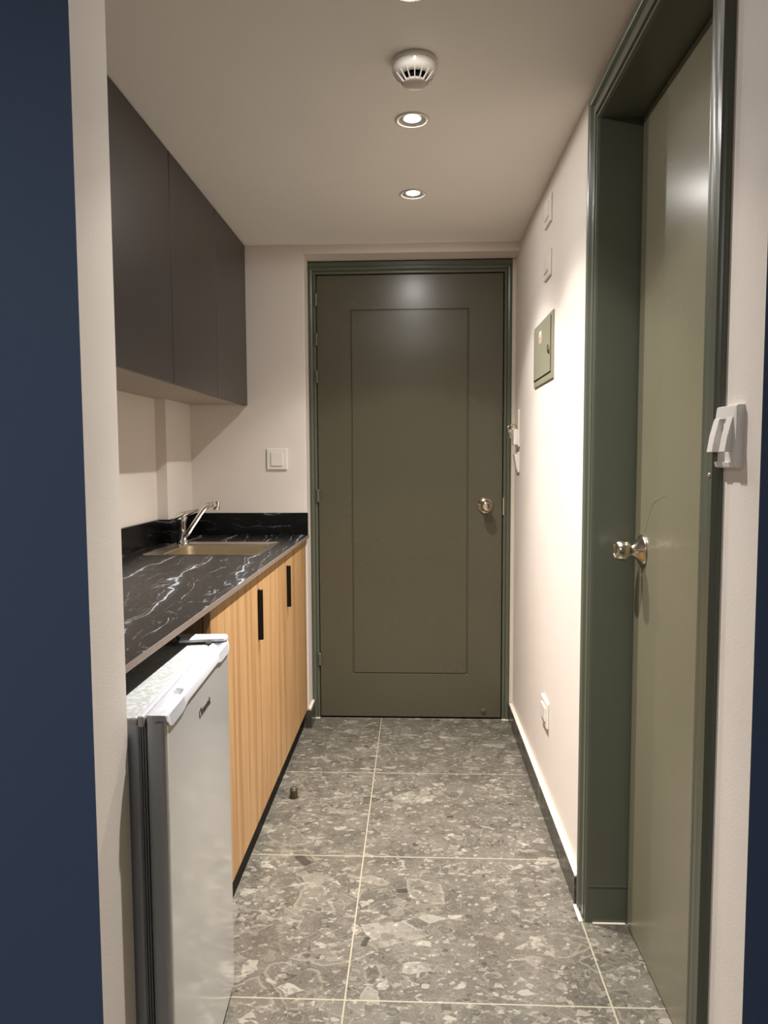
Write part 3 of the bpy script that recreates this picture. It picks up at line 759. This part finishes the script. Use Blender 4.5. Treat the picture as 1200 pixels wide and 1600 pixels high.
part('door_cap', bx, 'fr_cap', dpl, 35, local=True, label='white plastic cap with two finger recesses')
# dark reveal under the lip
# hinge cover at the far end
bx = bmesh.new()
pl = [(-.115, W2-.006), (-.098, W2-.044), (-.045, W2-.034), (-.004, W2-.030), (.002, W2-.012), (-.004, W2+.002), (-.11, W2+.004)]
loft(bx, [[(x, y, HT+.0035) for x, y in pl], [(x, y, HT+.009) for x, y in pl], [(x*.97-.001, (y-W2)*.8+W2-.002, HT+.0125) for x, y in pl]], True, True)
part('hinge_cover', bx, 'fr_cap', fr, 30, local=True)
bx = bmesh.new(); box(bx, (-DT-.008, W2-.046, HT-.012), (-DT+.004, W2-.030, HT+.004)); box(bx, (-DT-.03, W2-.028, HT-.004), (-.02, W2-.008, HT+.004)); part('hinge_bracket', bx, 'rubber', fr, local=True)
for yy in (-W2+.03, W2-.03):
    for xx in (-.47, -.10):
        bx = bmesh.new(); lathe(bx, [(0, 0), (.014, 0), (.016, .004), (.012, .021), (0, .021)], (xx, yy, 0), (0, 0, 1), 16); part('foot', bx, 'rubber', fr, 50, local=True)
# lettering on the door
def text_mesh(name, body, size, ext):
    cu = bpy.data.curves.new(name, 'FONT'); cu.body = body; cu.size = size; cu.extrude = ext; cu.align_x = 'CENTER'; cu.space_character = 1.0; cu.offset = size*.018
    tmp = bpy.data.objects.new(name, cu); COL.objects.link(tmp)
    dg = bpy.context.evaluated_depsgraph_get(); me = bpy.data.meshes.new_from_object(tmp.evaluated_get(dg)); bpy.data.objects.remove(tmp)
    o = bpy.data.objects.new(name, me); COL.objects.link(o); me.materials.append(M['logo']); return o
lg = text_mesh('logo_lettering', 'Ounsonic', .0235, .0004)
lg.parent = dpl; lg.rotation_euler = (PI/2, 0, PI/2); lg.location = (.0006, .012, .742)

# ================================================================= FLOOR ITEM
r = thing('door_stop', 'small steel cylinder door stop standing on the stone floor near the cabinets', 'door stop', (-.443, 2.545, 0))
bm = bmesh.new(); lathe(bm, [(0, 0), (.0165, 0), (.0165, .002), (.0145, .008), (.0135, .028), (.0138, .031), (.012, .032), (0, .032)], (-.443, 2.545, 0), (0, 0, 1), 32); part('stop_body', bm, 'stop', r, 40)
bm = bmesh.new(); lathe(bm, [(0, .031), (.0118, .0315), (.0105, .036), (.006, .0385), (0, .039)], (-.443, 2.545, 0), (0, 0, 1), 32); part('rubber_cap', bm, 'rubber', r, 50)

# ================================================================= ADDED FILL LAMP IN THE UNSEEN ROOM BEHIND THE CAMERA
r = thing('fill_lamp', 'added fill lamp out of view in the room behind the camera', 'ceiling light', (-1.2, -.7, CEIL))
bm = bmesh.new(); lathe(bm, [(0, 0), (.17, 0), (.17, .03), (.16, .05), (0, .06)], (-1.2, -.7, CEIL), (0, 0, -1), 40); part('fill_lamp_body', bm, emis('fill_lamp_glow', (.85, .92, 1.0), 1.2), r, 40)
ld = bpy.data.lights.new('fill_light', 'AREA'); ld.shape = 'DISK'; ld.size = .34; ld.energy = FILL_W; ld.color = FILL_COL  # fill added to light the blue walls and the near fridge side
lo = bpy.data.objects.new('fill_light', ld); COL.objects.link(lo); lo.location = (-1.2, -.7, CEIL-.065)
